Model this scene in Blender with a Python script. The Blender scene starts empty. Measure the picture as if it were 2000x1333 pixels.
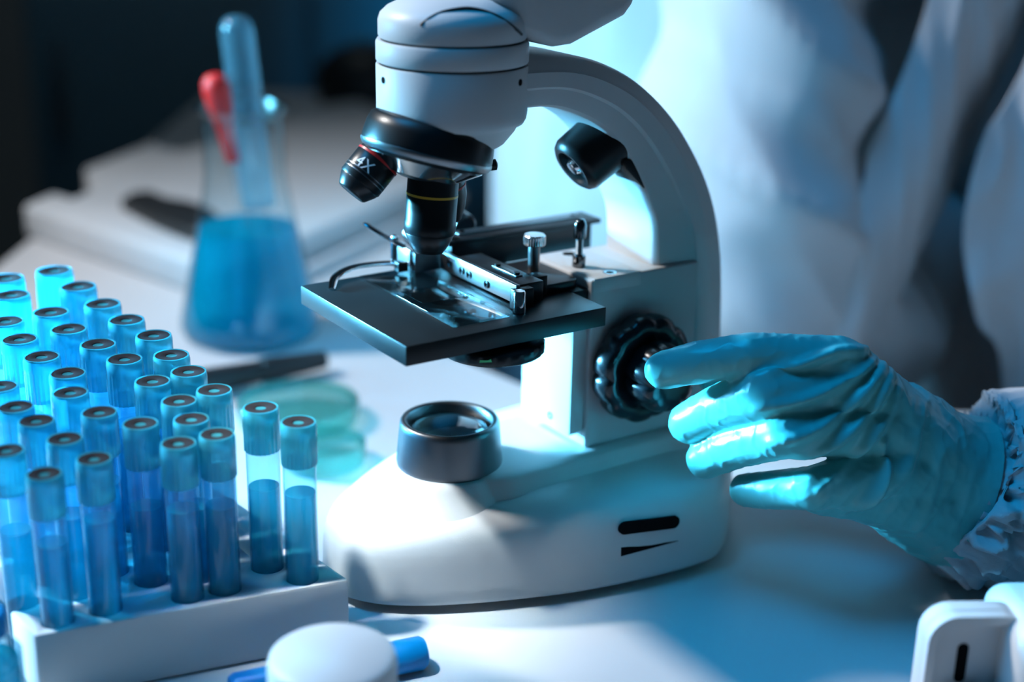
import bpy, bmesh, math, random
from mathutils import Vector, Matrix, noise
random.seed(7)
S = 0.01                       # every length below is in centimetres; meshes are stored in metres
PI = math.pi
C = bpy.context.scene.collection
sc = bpy.context.scene

# ------------------------------------------------------------------ camera
H = 29.8
PITCH, ROLL, FPX = math.radians(19.5), math.radians(1.3), 2800.0
f_ = Vector((0, math.cos(PITCH), -math.sin(PITCH)))
u0 = Vector((0, math.sin(PITCH), math.cos(PITCH)))
r0 = Vector((1, 0, 0))
r_ = r0 * math.cos(ROLL) + u0 * math.sin(ROLL)
u_ = -r0 * math.sin(ROLL) + u0 * math.cos(ROLL)
cam_d = bpy.data.cameras.new('camera')
cam = bpy.data.objects.new('camera', cam_d); C.objects.link(cam)
M3 = Matrix((r_, u_, -f_)).transposed()
cam.matrix_world = Matrix.Translation((0, 0, H * S)) @ M3.to_4x4()
cam_d.sensor_width = 36; cam_d.lens = 36 * FPX / 2000
cam_d.clip_start = 0.01; cam_d.clip_end = 50
cam_d.dof.use_dof = True; cam_d.dof.focus_distance = 0.565; cam_d.dof.aperture_fstop = 3.5
cam_d.dof.aperture_blades = 0
sc.camera = cam

# ------------------------------------------------------------------ materials
def lin(c):
    return tuple(((x / 255 + 0.055) / 1.055) ** 2.4 if x > 10 else x / 255 / 12.92 for x in c)

def mat(name, rgb, rough=0.5, metal=0.0, var=0.06, scale=40.0, bump=0.0, bscale=300.0, spec=0.5, coat=0.0, trans=0.0, sss=0.0, ior=1.45, sheen=0.0):
    m = bpy.data.materials.new(name); m.use_nodes = True
    nt = m.node_tree; N = nt.nodes; L = nt.links
    b = N['Principled BSDF']
    tc = N.new('ShaderNodeTexCoord')
    nz = N.new('ShaderNodeTexNoise'); nz.inputs['Scale'].default_value = scale; nz.inputs['Detail'].default_value = 4
    L.new(tc.outputs['Object'], nz.inputs['Vector'])
    mx = N.new('ShaderNodeMix'); mx.data_type = 'RGBA'
    a = Vector(rgb)
    mx.inputs[6].default_value = (*(a * (1 - var)), 1); mx.inputs[7].default_value = (*[min(1, x * (1 + var)) for x in a], 1)
    L.new(nz.outputs['Fac'], mx.inputs[0]); L.new(mx.outputs[2], b.inputs['Base Color'])
    mr = N.new('ShaderNodeMapRange'); mr.inputs[3].default_value = max(0.01, rough * 0.88); mr.inputs[4].default_value = min(1, rough * 1.12)
    L.new(nz.outputs['Fac'], mr.inputs[0]); L.new(mr.outputs[0], b.inputs['Roughness'])
    b.inputs['Metallic'].default_value = metal
    b.inputs['Specular IOR Level'].default_value = spec
    b.inputs['Coat Weight'].default_value = coat
    b.inputs['Transmission Weight'].default_value = trans
    b.inputs['IOR'].default_value = ior
    if sss:
        b.inputs['Subsurface Weight'].default_value = sss; b.inputs['Subsurface Radius'].default_value = (0.003, 0.004, 0.005); b.inputs['Subsurface Scale'].default_value = 1.0
    if sheen: b.inputs['Sheen Weight'].default_value = sheen
    if bump:
        n2 = N.new('ShaderNodeTexNoise'); n2.inputs['Scale'].default_value = bscale; n2.inputs['Detail'].default_value = 6
        L.new(tc.outputs['Object'], n2.inputs['Vector'])
        bp = N.new('ShaderNodeBump'); bp.inputs['Strength'].default_value = bump; bp.inputs['Distance'].default_value = 0.0006
        L.new(n2.outputs['Fac'], bp.inputs['Height']); L.new(bp.outputs[0], b.inputs['Normal'])
    return m

def clear(name, tint, gloss=0.04, body=None, body_amt=0.0, ior=1.3):
    """thin-walled glass or clear liquid: tinted see-through surface, fresnel gloss, optional cloudy body"""
    m = bpy.data.materials.new(name); m.use_nodes = True
    nt = m.node_tree; N = nt.nodes; L = nt.links
    for n in list(N): N.remove(n)
    out = N.new('ShaderNodeOutputMaterial')
    tr = N.new('ShaderNodeBsdfTransparent'); tr.inputs[0].default_value = (*tint, 1)
    gl = N.new('ShaderNodeBsdfGlossy'); gl.inputs['Roughness'].default_value = gloss
    fr = N.new('ShaderNodeFresnel')
    ge = N.new('ShaderNodeNewGeometry'); ml = N.new('ShaderNodeMath'); ml.operation = 'MULTIPLY_ADD'; ml.inputs[1].default_value = -2; ml.inputs[2].default_value = 1
    pw_ = N.new('ShaderNodeMath'); pw_.operation = 'POWER'; pw_.inputs[0].default_value = ior
    L.new(ge.outputs['Backfacing'], ml.inputs[0]); L.new(ml.outputs[0], pw_.inputs[1]); L.new(pw_.outputs[0], fr.inputs['IOR'])
    lw = N.new('ShaderNodeLayerWeight'); lw.inputs[0].default_value = 0.5      # a longer way through the wall near the outline
    p3 = N.new('ShaderNodeMath'); p3.operation = 'POWER'; p3.inputs[1].default_value = 3.5
    mt_ = N.new('ShaderNodeMix'); mt_.data_type = 'RGBA'
    mt_.inputs[6].default_value = (*tint, 1); mt_.inputs[7].default_value = (*[t**4*0.55 for t in tint], 1)
    L.new(lw.outputs['Facing'], p3.inputs[0]); L.new(p3.outputs[0], mt_.inputs[0]); L.new(mt_.outputs[2], tr.inputs[0])
    src = tr
    if body_amt:
        df = N.new('ShaderNodeBsdfDiffuse'); df.inputs[0].default_value = (*body, 1)
        tl = N.new('ShaderNodeBsdfTranslucent'); tl.inputs[0].default_value = (*body, 1)
        m1 = N.new('ShaderNodeMixShader'); m1.inputs[0].default_value = 0.5
        L.new(df.outputs[0], m1.inputs[1]); L.new(tl.outputs[0], m1.inputs[2])
        m2 = N.new('ShaderNodeMixShader'); m2.inputs[0].default_value = body_amt
        tc = N.new('ShaderNodeTexCoord'); nz = N.new('ShaderNodeTexNoise'); nz.inputs['Scale'].default_value = 60
        mr = N.new('ShaderNodeMapRange'); mr.inputs[3].default_value = body_amt * 0.85; mr.inputs[4].default_value = min(1, body_amt * 1.15)
        L.new(tc.outputs['Object'], nz.inputs['Vector']); L.new(nz.outputs['Fac'], mr.inputs[0]); L.new(mr.outputs[0], m2.inputs[0])
        L.new(tr.outputs[0], m2.inputs[1]); L.new(m1.outputs[0], m2.inputs[2]); src = m2
    mx = N.new('ShaderNodeMixShader')
    L.new(fr.outputs[0], mx.inputs[0]); L.new(src.outputs[0], mx.inputs[1]); L.new(gl.outputs[0], mx.inputs[2])
    L.new(mx.outputs[0], out.inputs[0])
    return m

MT = dict(
    paint=mat('white_paint', (0.60, 0.60, 0.60), 0.42, spec=0.3, bump=0.05, bscale=900),
    paint_matt=mat('satin_white_paint', (0.50, 0.50, 0.50), 0.55, spec=0.25, bump=0.10, bscale=1500),
    black=mat('black_anodised', (0.010, 0.011, 0.012), 0.34, var=0.1, spec=0.32),
    black_satin=mat('black_satin', (0.014, 0.015, 0.017), 0.30, var=0.1, spec=0.7),
    black_stage=mat('black_stage_coating', (0.010, 0.012, 0.013), 0.34, var=0.1, bump=0.05, bscale=1800, spec=0.35),
    black_metal=mat('black_anodised_metal', (0.15, 0.155, 0.16), 0.38, metal=0.9, bump=0.05, bscale=1500),
    rubber=mat('black_rubber', (0.010, 0.011, 0.012), 0.42, var=0.1, bump=0.06, bscale=900),
    knob=mat('black_knob_plastic', (0.008, 0.009, 0.011), 0.24, var=0.1, spec=0.6),
    gap=mat('dark_gap', (0.006, 0.006, 0.007), 0.8, spec=0.05),
    chrome=mat('chrome', (0.82, 0.83, 0.84), 0.10, metal=1.0),
    steel=mat('brushed_steel', (0.27, 0.28, 0.29), 0.33, metal=1.0, bump=0.06, bscale=700),
    dark_chrome=mat('dark_chrome', (0.16, 0.17, 0.18), 0.14, metal=1.0),
    red_ring=mat('red_ring_paint', (0.55, 0.02, 0.02), 0.4),
    yellow_ring=mat('yellow_ring_paint', (0.65, 0.36, 0.03), 0.35),
    white_mark=mat('white_marking', (0.8, 0.8, 0.8), 0.5),
    green_tone=mat('green_patch_colour', (0.10, 0.75, 0.30), 0.4),
    lens=mat('lens_glass', (0.015, 0.06, 0.085), 0.03, spec=1.0, coat=1.0, ior=1.6),
    glass=clear('clear_glass', (0.93, 0.97, 0.98), 0.03, ior=1.42),
    slide_glass=clear('slide_glass', (0.86, 0.95, 0.97), 0.02, ior=1.7),
    flask_glass=clear('flask_glass', (0.88, 0.95, 0.97), 0.05, ior=1.5),
    tube_wall=clear('tube_plastic', (0.72, 0.92, 0.98), 0.08, body=(0.35, 0.75, 0.95), body_amt=0.12, ior=1.45),
    tube_liquid=clear('blue_sample_liquid', (0.24, 0.74, 0.82), 0.1, body=(0.0, 0.50, 0.62), body_amt=0.42, ior=1.2),
    flask_liquid=clear('blue_flask_liquid', (0.12, 0.68, 0.84), 0.05, body=(0.0, 0.47, 0.64), body_amt=0.55, ior=1.2),
    cap=clear('light_blue_cap', (0.32, 0.78, 0.88), 0.2, body=(0.10, 0.62, 0.72), body_amt=0.62, ior=1.4),
    stopper=mat('grey_rubber_stopper', (0.018, 0.016, 0.018), 0.7, spec=0.12, bump=0.15, bscale=900),
    glove=mat('teal_nitrile', (0.12, 0.48, 0.47), 0.33, var=0.08, bump=0.12, bscale=260, sss=0.0, spec=0.45),
    cotton=mat('white_cotton', (0.54, 0.55, 0.58), 0.85, bump=0.25, bscale=1400, sheen=0.15),
    knit=mat('white_knit', (0.66, 0.67, 0.70), 0.9, bump=0.4, bscale=900),
    shirt=mat('dark_shirt', (0.02, 0.025, 0.035), 0.9, bump=0.2),
    skin=mat('skin', (0.60, 0.38, 0.30), 0.5, sss=0.1),
    table=mat('white_laminate', (0.60, 0.60, 0.61), 0.45, var=0.03, scale=12, bump=0.02, bscale=600),
    leg=mat('grey_steel_leg', (0.30, 0.31, 0.32), 0.4, metal=0.6),
    rack=mat('white_rack_plastic', (0.66, 0.66, 0.65), 0.6, bump=0.08),
    plastic=mat('white_plastic', (0.72, 0.72, 0.72), 0.45),
    tray=mat('white_tray_plastic', (0.62, 0.64, 0.66), 0.5),
    red_rubber=mat('red_rubber', (0.72, 0.015, 0.012), 0.45),
    green_clear=clear('green_tinted_clear', (0.84, 0.97, 0.955), 0.06, body=(0.25, 0.75, 0.70), body_amt=0.05, ior=1.35),
    blue_plastic=mat('blue_plastic', (0.0, 0.26, 0.62), 0.35),
    dark_plastic=mat('dark_plastic', (0.018, 0.020, 0.022), 0.45),
    wall=mat('dark_wall_paint', (0.30, 0.31, 0.31), 0.9, var=0.15, scale=3, bump=0.1, bscale=60),
    floor=mat('dark_floor', (0.22, 0.22, 0.22), 0.7, var=0.15, scale=4),
    bluebox=mat('blue_painted_metal', (0.10, 0.20, 0.26), 0.6),
)

# ------------------------------------------------------------------ mesh helpers (centimetres)
def T(*a):
    return Matrix.Translation(Vector(a))

def frame(axis, origin=(0, 0, 0), up=(0, 0, 1)):
    z = Vector(axis).normalized(); up = Vector(up)
    if abs(z.dot(up)) > 0.99: up = Vector((1, 0, 0))
    x = up.cross(z).normalized(); y = z.cross(x)
    m = Matrix((x, y, z)).transposed().to_4x4()
    return Matrix.Translation(Vector(origin)) @ m

class MB:
    def __init__(s): s.v = []; s.f = []
    def add(s, vs, fs, m=None):
        o = len(s.v)
        s.v += [(m @ Vector(p)) if m is not None else Vector(p) for p in vs]
        s.f += [[i + o for i in f] for f in fs]
        return s
    def box(s, a, b, m=None):
        x0, y0, z0 = a; x1, y1, z1 = b
        vs = [(x0,y0,z0),(x1,y0,z0),(x1,y1,z0),(x0,y1,z0),(x0,y0,z1),(x1,y0,z1),(x1,y1,z1),(x0,y1,z1)]
        return s.add(vs, [[3,2,1,0],[4,5,6,7],[0,1,5,4],[1,2,6,5],[2,3,7,6],[3,0,4,7]], m)
    def prism(s, poly, z0, z1, m=None):
        n = len(poly)
        area = sum(poly[i][0]*poly[(i+1)%n][1]-poly[(i+1)%n][0]*poly[i][1] for i in range(n))
        if area < 0: poly = poly[::-1]
        vs = [(x, y, z0) for x, y in poly] + [(x, y, z1) for x, y in poly]
        fs = [list(range(n))[::-1], [n + i for i in range(n)]] + [[i, (i+1)%n, n+(i+1)%n, n+i] for i in range(n)]
        return s.add(vs, fs, m)
    def lathe(s, prof, n=48, m=None, rfun=None):
        """profile of (r, z) from bottom to top; r=0 ends close to a point, else capped"""
        vs = []; fs = []; rings = []
        for r, z in prof:
            if r <= 1e-6: rings.append([len(vs)]); vs.append((0, 0, z))
            else:
                st = len(vs)
                for k in range(n):
                    a = 2*PI*k/n; q = r * (rfun(a, z) if rfun else 1)
                    vs.append((q*math.cos(a), q*math.sin(a), z))
                rings.append(list(range(st, st+n)))
        for A, B in zip(rings, rings[1:]):
            for k in range(n):
                j = (k+1) % n
                if len(A) == 1 and len(B) == 1: continue
                if len(A) == 1: fs.append([A[0], B[j], B[k]])
                elif len(B) == 1: fs.append([A[k], A[j], B[0]])
                else: fs.append([A[k], A[j], B[j], B[k]])
        if len(rings[0]) > 1: fs.append(rings[0][::-1])
        if len(rings[-1]) > 1: fs.append(rings[-1][:])
        return s.add(vs, fs, m)
    def cyl(s, r, z0, z1, n=32, m=None): return s.lathe([(r, z0), (r, z1)], n, m)
    def loft(s, rings, m=None, caps=True, closed=True):
        n = len(rings[0]); vs = [p for r in rings for p in r]; fs = []
        for i in range(len(rings)-1):
            for k in range(n if closed else n-1):
                j = (k+1) % n
                fs.append([i*n+k, i*n+j, (i+1)*n+j, (i+1)*n+k])
        if caps and closed:
            fs.append(list(range(n))[::-1]); fs.append([(len(rings)-1)*n+k for k in range(n)])
        return s.add(vs, fs, m)
    def tube(s, path, rad, n=12, m=None, flat=None):
        """round (or flattened) bar along a path; rad is a number or a list"""
        P = [Vector(p) for p in path]; rings = []
        up = Vector((0, 0, 1))
        for i, p in enumerate(P):
            t = (P[min(i+1, len(P)-1)] - P[max(i-1, 0)]).normalized()
            x = t.cross(up)
            if x.length < 1e-3: x = t.cross(Vector((1, 0, 0)))
            x.normalize(); y = x.cross(t)
            r = rad[i] if isinstance(rad, (list, tuple)) else rad
            ry = r * (flat if flat else 1)
            rings.append([p + x*math.cos(2*PI*k/n)*r + y*math.sin(2*PI*k/n)*ry for k in range(n)])
        return s.loft(rings, m)
    def build(s, name, material, parent=None, bevel=0.0, seg=2, angle=40.0, props=None, smooth=True):
        bm = bmesh.new()
        vs = [bm.verts.new(p) for p in s.v]
        for f in s.f:
            try: bm.faces.new([vs[i] for i in f])
            except ValueError: pass
        bmesh.ops.recalc_face_normals(bm, faces=bm.faces)
        if bevel:
            es = [e for e in bm.edges if len(e.link_faces) == 2 and e.calc_face_angle(0) > math.radians(32)]
            bmesh.ops.bevel(bm, geom=es, offset=bevel, segments=seg, profile=0.5, affect='EDGES', clamp_overlap=True)
        bmesh.ops.scale(bm, vec=(S, S, S), verts=bm.verts)
        me = bpy.data.meshes.new(name); bm.to_mesh(me); bm.free()
        if smooth:
            me.polygons.foreach_set('use_smooth', [True]*len(me.polygons))
            me.set_sharp_from_angle(angle=math.radians(angle))
        me.materials.append(material)
        return link(name, me, parent, props)

def link(name, me, parent=None, props=None):
    o = bpy.data.objects.new(name, me); C.objects.link(o)
    if parent is not None: o.parent = parent
    for k, v in (props or {}).items(): o[k] = v
    return o

def tag(o, label, cat, group=None):
    o['label'] = label; o['category'] = cat
    if group: o['group'] = group
    return o

def empty(name, loc, rz=0.0):
    o = bpy.data.objects.new(name, None); C.objects.link(o)
    o.location = Vector(loc) * S; o.rotation_euler = (0, 0, rz); o.empty_display_size = 0.02
    return o

def structure(o): o['kind'] = 'structure'; return o

def catmull(pts, n):
    P = [Vector(p) for p in pts]; out = []
    for i in range(len(P)-1):
        a = P[i-1] if i else P[0]*2-P[1]; b = P[i]; c = P[i+1]; d = P[i+2] if i+2 < len(P) else P[-1]*2-P[-2]
        for k in range(n):
            t = k/n
            out.append(0.5*((2*b)+(c-a)*t+(2*a-5*b+4*c-d)*t*t+(3*b-a-3*c+d)*t**3))
    out.append(P[-1]); return out

def rrect(x0, y0, x1, y1, r, n=6):
    out = []
    for cx, cy, a0 in ((x1-r, y1-r, 0), (x0+r, y1-r, 90), (x0+r, y0+r, 180), (x1-r, y0+r, 270)):
        for k in range(n+1):
            a = math.radians(a0 + 90*k/n); out.append((cx + r*math.cos(a), cy + r*math.sin(a)))
    return out

# ------------------------------------------------------------------ setting
def slab(name, a, b, m): return structure(MB().box(a, b).build(name, m, smooth=False))
slab('floor', (-220, -120, -80), (320, 330, -75), MT['floor'])
slab('wall_back', (-220, 330, -75), (320, 340, 200), MT['wall'])
slab('wall_left', (-230, -120, -75), (-220, 340, 200), MT['wall'])
slab('wall_right', (320, -120, -75), (330, 340, 200), MT['wall'])

bench = empty('lab_bench', (-10, 60, -75))
tag(bench, 'white laminate lab bench carrying the microscope, glassware and tube rack', 'bench')
top_poly = [(-36.8, 12), (78, 12), (78, 74.3), (3, 74.3), (-4, 82), (-6.5, 172), (-36.8, 172)]
MB().prism(top_poly, -3.2, 0).build('bench_top', MT['table'], bench, bevel=0.25).location = Vector((10, -60, 75)) * S
for lx, ly in ((-33.5, 17), (73, 17), (73, 69), (-33.5, 167), (-9.5, 167)):
    MB().box((-2.5, -2.5, -75), (2.5, 2.5, -3.25)).build('leg', MT['leg'], bench, bevel=0.2).location = Vector((lx+10, ly-60, 75)) * S

# ------------------------------------------------------------------ microscope
TH = math.radians(34.4)
OX, OY = -2.523, 55.271
aV = Vector((math.cos(TH), math.sin(TH), 0)); sV = Vector((math.sin(TH), -math.cos(TH), 0))
def wor(u, w, z): return Vector((OX, OY, 0)) + aV*u + sV*w + Vector((0, 0, z))
def L(u, w, z): return (u, -w, z)            # microscope frame: u to the back, w to the side of the knob
mic = empty('microscope', (OX, OY, 0), TH)
tag(mic, 'white compound microscope with curved arm, black stage and black objectives', 'microscope')

# --- base
near = [(-5.75, 0), (-5.45, 1.15), (-4.6, 2.3), (-3.2, 3.3), (-1.5, 4.15), (0.5, 4.95), (3, 5.75), (6, 6.3), (8.4, 6.5), (9.7, 6.35), (10.7, 5.75), (12.0, 4.55), (13.3, 3.2), (14.1, 1.7), (14.35, 0)]
half = catmull([(p[0], p[1], 0) for p in near], 5)
outline = [(p.x, p.y) for p in half] + [(p.x, -p.y) for p in half[-2:0:-1]]
def scaled(k):
    out = []
    for u, w in outline:
        c = min(max(u, -1.0), 9.0)
        out.append((c + (u-c)*k, w*k))
    return out
rings = []
for k, z in ((0.955, 0.35), (0.985, 0.42), (1.0, 0.62), (1.0, 1.2), (0.995, 2.2), (0.985, 2.8), (0.965, 3.2), (0.93, 3.55), (0.87, 3.82), (0.78, 4.02), (0.65, 4.18), (0.5, 4.28), (0.3, 4.33), (0.05, 4.34)):
    rg = []
    for u, w in scaled(k):
        t = min(max((u + 6) / 8, 0), 1); zz = 0.62 + (z - 0.62) * (0.80 + 0.20*t) if z > 0.62 else z
        rg.append(L(u, w, zz))
    rings.append(rg)
b = MB().loft(rings)
# raised deck that runs from the lamp collar to the upright
deck = []
for hw, z, fr in ((3.35, 4.1, -1.6), (3.1, 4.38, -1.4), (2.95, 4.62, -1.2), (2.85, 4.78, -1.1), (2.7, 4.86, -0.95), (2.3, 4.89, -0.6)):
    pts = []
    for i in range(25):
        a = PI/2 + PI*i/24
        pts.append((fr + hw + hw*math.cos(a), hw*math.sin(a)))
    pts += [(12.2, -hw), (13.6 + hw*0.05, -hw*0.7), (13.6 + hw*0.05, hw*0.7), (12.2, hw)]
    deck.append([L(u, w, z) for u, w in pts])
b.loft(deck)
b.lathe([(3.75, 3.4), (3.45, 3.75), (3.2, 3.95), (2.85, 4.3), (2.6, 4.6), (2.45, 4.76), (2.36, 4.8), (1.0, 4.8)], 64)
base = b.build('base', MT['paint'], mic, angle=50)
for u, w in ((-3.0, 1.6), (-3.0, -1.6), (9.6, 4.9), (9.6, -4.9)):
    MB().lathe([(0.62, 0.0), (0.66, 0.08), (0.66, 0.40)], 28, T(*L(u, w, 0))).build('foot', MT['rubber'], base)
def side_w(u):
    for p, q in zip(half, half[1:]):
        if p.x <= u <= q.x: return p.y + (q.y-p.y)*(u-p.x)/(q.x-p.x)
    return 6
def on_side(name, poly, out=0.012):
    m = MB(); n = len(poly)
    k = lambda z: 1.0 if z < 2 else 0.995
    fr = [L(u, side_w(u)*k(z) + out, z) for u, z in poly]; bk = [L(u, side_w(u) - 0.12, z) for u, z in poly]
    m.add(fr + bk, [list(range(n)), [n+i for i in range(n)][::-1]] + [[i, n+i, n+(i+1)%n, (i+1)%n] for i in range(n)])
    return m.build(name, MT['gap'], base)
slot = []
for k in range(13): slot.append((7.1 + 0.28*math.cos(-PI/2 + PI*k/12), 2.79 + 0.28*math.sin(-PI/2 + PI*k/12)))
for k in range(13): slot.append((4.75 + 0.28*math.cos(PI/2 + PI*k/12), 3.00 + 0.28*math.sin(PI/2 + PI*k/12)))
on_side('vent_slot', slot)
on_side('vent_slot', [(4.6, 2.16), (4.6, 1.76), (6.0, 1.84), (7.35, 1.88)])

# --- illuminator
ill = MB().lathe([(2.22, 4.8), (2.24, 4.95), (2.10, 6.45), (2.08, 6.62), (2.02, 6.72), (1.92, 6.75), (1.82, 6.72), (1.76, 6.62), (1.74, 6.2), (1.0, 6.15)], 64).build('illuminator', MT['black_metal'], mic, angle=50)
MB().lathe([(1.70, 6.17), (1.68, 6.25), (1.5, 6.38), (1.1, 6.53), (0.6, 6.62), (0, 6.65)], 48).build('lens', MT['lens'], ill)

# --- upright (the pillar under the arm) and its front plate
up = MB().box((5.55, -2.1, 4.88), (11.4, 2.1, 12.46)).build('upright', MT['paint_matt'], mic, bevel=0.12, seg=3)
fp = MB().prism(rrect(-1.75, 5.5, 1.9, 10.6, 0.22), 0, 0.72, Matrix(((0,0,1,4.83),(-1,0,0,0),(0,1,0,0),(0,0,0,1)))).build('front_plate', MT['paint_matt'], mic, bevel=0.05)
MB().lathe([(0.17, -0.03), (0.17, 0.02), (0.11, 0.03), (0.09, -0.02), (0.03, -0.02)], 20, frame((-1, 0, 0), L(4.83, 0.46, 6.0))).build('screw', MT['dark_chrome'], fp)

# --- curved arm: swept section with a raised border
outer = [(1.2, 21.85), (4.5, 21.68), (6.83, 20.97), (8.76, 19.80), (10.55, 18.04), (12.2, 15.54), (13.1, 12.88), (13.52, 9.5), (13.68, 4.6)]
inner = [(1.2, 19.75), (3.4, 19.74), (5.0, 19.25), (6.35, 18.45), (7.55, 17.1), (8.5, 15.4), (9.05, 13.9), (9.15, 10.0), (9.2, 4.6)]
gro = [0.42, 0.42, 0.42, 0.42, 0.43, 0.46, 0.52, 0.55, 0.58]
O2 = catmull([(p[0], p[1], 0) for p in outer], 8); I2 = catmull([(p[0], p[1], 0) for p in inner], 8); G2 = catmull([(g, 0, 0) for g in gro], 8)
rings = []
for o, i, g in zip(O2, I2, G2):
    g = g.x
    pr = [(0.0, 1.45), (0.015, 1.62), (0.06, 1.80), (0.12, 1.86), (g-0.05, 1.93), (g-0.02, 1.99), (g, 2.04), (g+0.03, 2.04), (0.70, 2.03), (0.73, 1.97), (0.76, 1.93), (0.90, 1.76), (0.96, 1.60), (1.0, 1.30)]
    pr = pr + [(s, -w) for s, w in pr[::-1]]
    rings.append([L(i.x + (o.x-i.x)*s, w, i.y + (o.y-i.y)*s) for s, w in pr])
arm = MB().loft(rings).build('arm', MT['paint'], mic, angle=28)

# --- carriage block on top of the upright with screws
blk = MB().box((5.66, -2.12, 11.86), (8.18, 2.13, 12.5)).build('carriage_block', MT['paint_matt'], mic, bevel=0.07)
for u, w in ((6.85, 1.62), (7.0, -1.5)):
    sc_ = MB().lathe([(0.30, 12.47), (0.30, 12.505), (0.22, 12.515), (0.16, 12.50), (0.05, 12.50)], 24, T(*L(u, w, 0))).build('screw', MT['dark_chrome'], blk)
st = MB().lathe([(0.26, 12.5), (0.28, 12.55), (0.28, 13.0), (0.25, 13.03), (0.145, 13.03), (0.145, 13.8)], 28, T(*L(6.2, 0.3, 0)), rfun=lambda a, z: 1 + (0.03*math.cos(14*a) if z < 13.02 else 0)).build('stop_screw', MT['dark_chrome'], blk)
th = MB()
for k in range(9): th.lathe([(0.14, 13.05+k*0.075), (0.165, 13.075+k*0.075), (0.165, 13.095+k*0.075), (0.14, 13.12+k*0.075)], 18, T(*L(6.2, 0.3, 0)))
th.build('thread', MT['steel'], st)
MB().lathe([(0.15, 13.72), (0.25, 13.76), (0.265, 13.85), (0.265, 14.30), (0.24, 14.48), (0.16, 14.58), (0, 14.62)], 40, T(*L(6.2, 0.3, 0)), rfun=lambda a, z: 1 + (0.035*math.cos(20*a) if z < 14.32 else 0)).build('knurled_cap', MT['dark_chrome'], st)

# --- coarse and fine focus knobs
ax = Vector(L(0, 1, 0))
def lobed(n, d): return lambda a, z: 1 + d*(math.sqrt(abs(math.cos(n*a/2))) - 0.75)
def lobed_knob(name, cx, cz, prof, n, d, m, parent):
    return MB().lathe(prof, 96, frame(ax, L(cx, 0, cz)), rfun=lobed(n, d)).build(name, m, parent, angle=55)
kn = lobed_knob('coarse_knob', 7.85, 8.42, [(1.5, 2.05), (2.12, 2.2), (2.3, 2.4), (2.36, 2.75), (2.33, 3.15), (2.2, 3.38), (1.95, 3.48), (1.65, 3.42), (1.5, 3.3), (1.0, 3.3)], 11, 0.09, MT['knob'], mic)
lobed_knob('fine_knob', 7.85, 8.42, [(1.3, 3.32), (1.42, 3.6), (1.46, 4.1), (1.40, 4.6), (1.24, 4.9), (1.0, 5.0), (0.6, 5.02), (0, 5.0)], 9, 0.13, MT['knob'], kn)
MB().lathe([(1.5, 2.05), (2.12, 2.2), (2.36, 2.75), (2.2, 3.38), (1.5, 3.45), (1.3, 3.5), (1.3, 4.8), (1.0, 5.0), (0, 5.0)], 64, frame(Vector(L(0, -1, 0)), L(7.85, 0, 8.42)), rfun=lobed(10, .05)).build('coarse_knob', MT['knob'], mic)

# --- head
hd = MB().lathe([(1.9, 18.35), (2.05, 18.45), (2.45, 18.95), (2.55, 19.15), (2.62, 19.2), (2.78, 19.27), (2.88, 19.45), (2.92, 19.7), (2.93, 21.42), (2.90, 21.48), (2.0, 21.5)], 96).build('head', MT['paint'], mic, angle=50)
MB().cyl(2.82, 21.45, 21.62, 64).build('seam', MT['gap'], hd)
col = MB().lathe([(2.0, 21.56), (2.90, 21.57), (2.93, 21.63), (2.93, 22.28), (2.88, 22.38), (2.0, 22.4)], 96).build('collar', MT['paint'], mic, angle=50)
MB().cyl(2.74, 22.34, 22.5, 64).build('seam', MT['gap'], col)
cap_m = MB().lathe([(2.6, 22.44), (2.80, 22.46), (2.84, 22.55), (2.84, 23.1), (2.76, 23.35), (2.5, 23.6), (1.8, 23.95), (0.9, 24.15), (0, 24.2)], 96)
cap = cap_m.build('prism_cap', MT['paint'], mic, angle=50)
for az in (-149, -27):
    a = math.radians(az) - TH
    d = Vector((math.cos(a), math.sin(a), 0))
    MB().lathe([(0.13, -0.05), (0.13, 0.022), (0.07, 0.012), (0.02, 0.012)], 20, frame(d, d*2.93 + Vector((0, 0, 21.0)))).build('set_screw', MT['gap'], hd)
# inclined eyepiece housing, pointing back over the arm
ang = math.radians(28)
ed = Vector((math.cos(ang), 0, math.sin(ang))); eu = Vector((-math.sin(ang), 0, math.cos(ang)))
rings = []
for d, hw, lo, hi in ((0.2, 1.4, -0.4, 0.8), (0.8, 2.1, -0.9, 1.6), (1.3, 2.35, -1.45, 2.0), (1.9, 2.45, -2.1, 2.2), (2.6, 2.5, -2.4, 2.3), (5.2, 2.55, -2.7, 2.5), (5.7, 2.5, -2.55, 2.4), (6.4, 2.35, -2.0, 2.2), (10.2, 2.3, -1.8, 2.1), (10.5, 2.1, -1.5, 1.9)):
    c = Vector((0.6, 0, 23.1)) + ed*d
    rings.append([tuple(c + Vector((0, y, 0)) + eu*z) for y, z in rrect(-hw, lo, hw, hi, 0.55, 5)])
eh = MB().loft(rings).build('eyepiece_housing', MT['paint'], mic, angle=38)
for sy in (-1, 1):
    c = Vector((0.6, sy*2.9, 23.1)) + ed*10.2
    e_ = MB().lathe([(1.5, -2), (1.6, -1.8), (1.6, 2.5), (1.25, 2.6), (1.25, 5.0)], 40, frame(ed, c)).build('eyepiece_tube', MT['paint'], mic)
    MB().lathe([(1.5, 4.9), (1.65, 5.0), (1.65, 7.4), (1.4, 7.8), (0.9, 7.7)], 40, frame(ed, c)).build('eyecup', MT['rubber'], e_)
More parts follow.
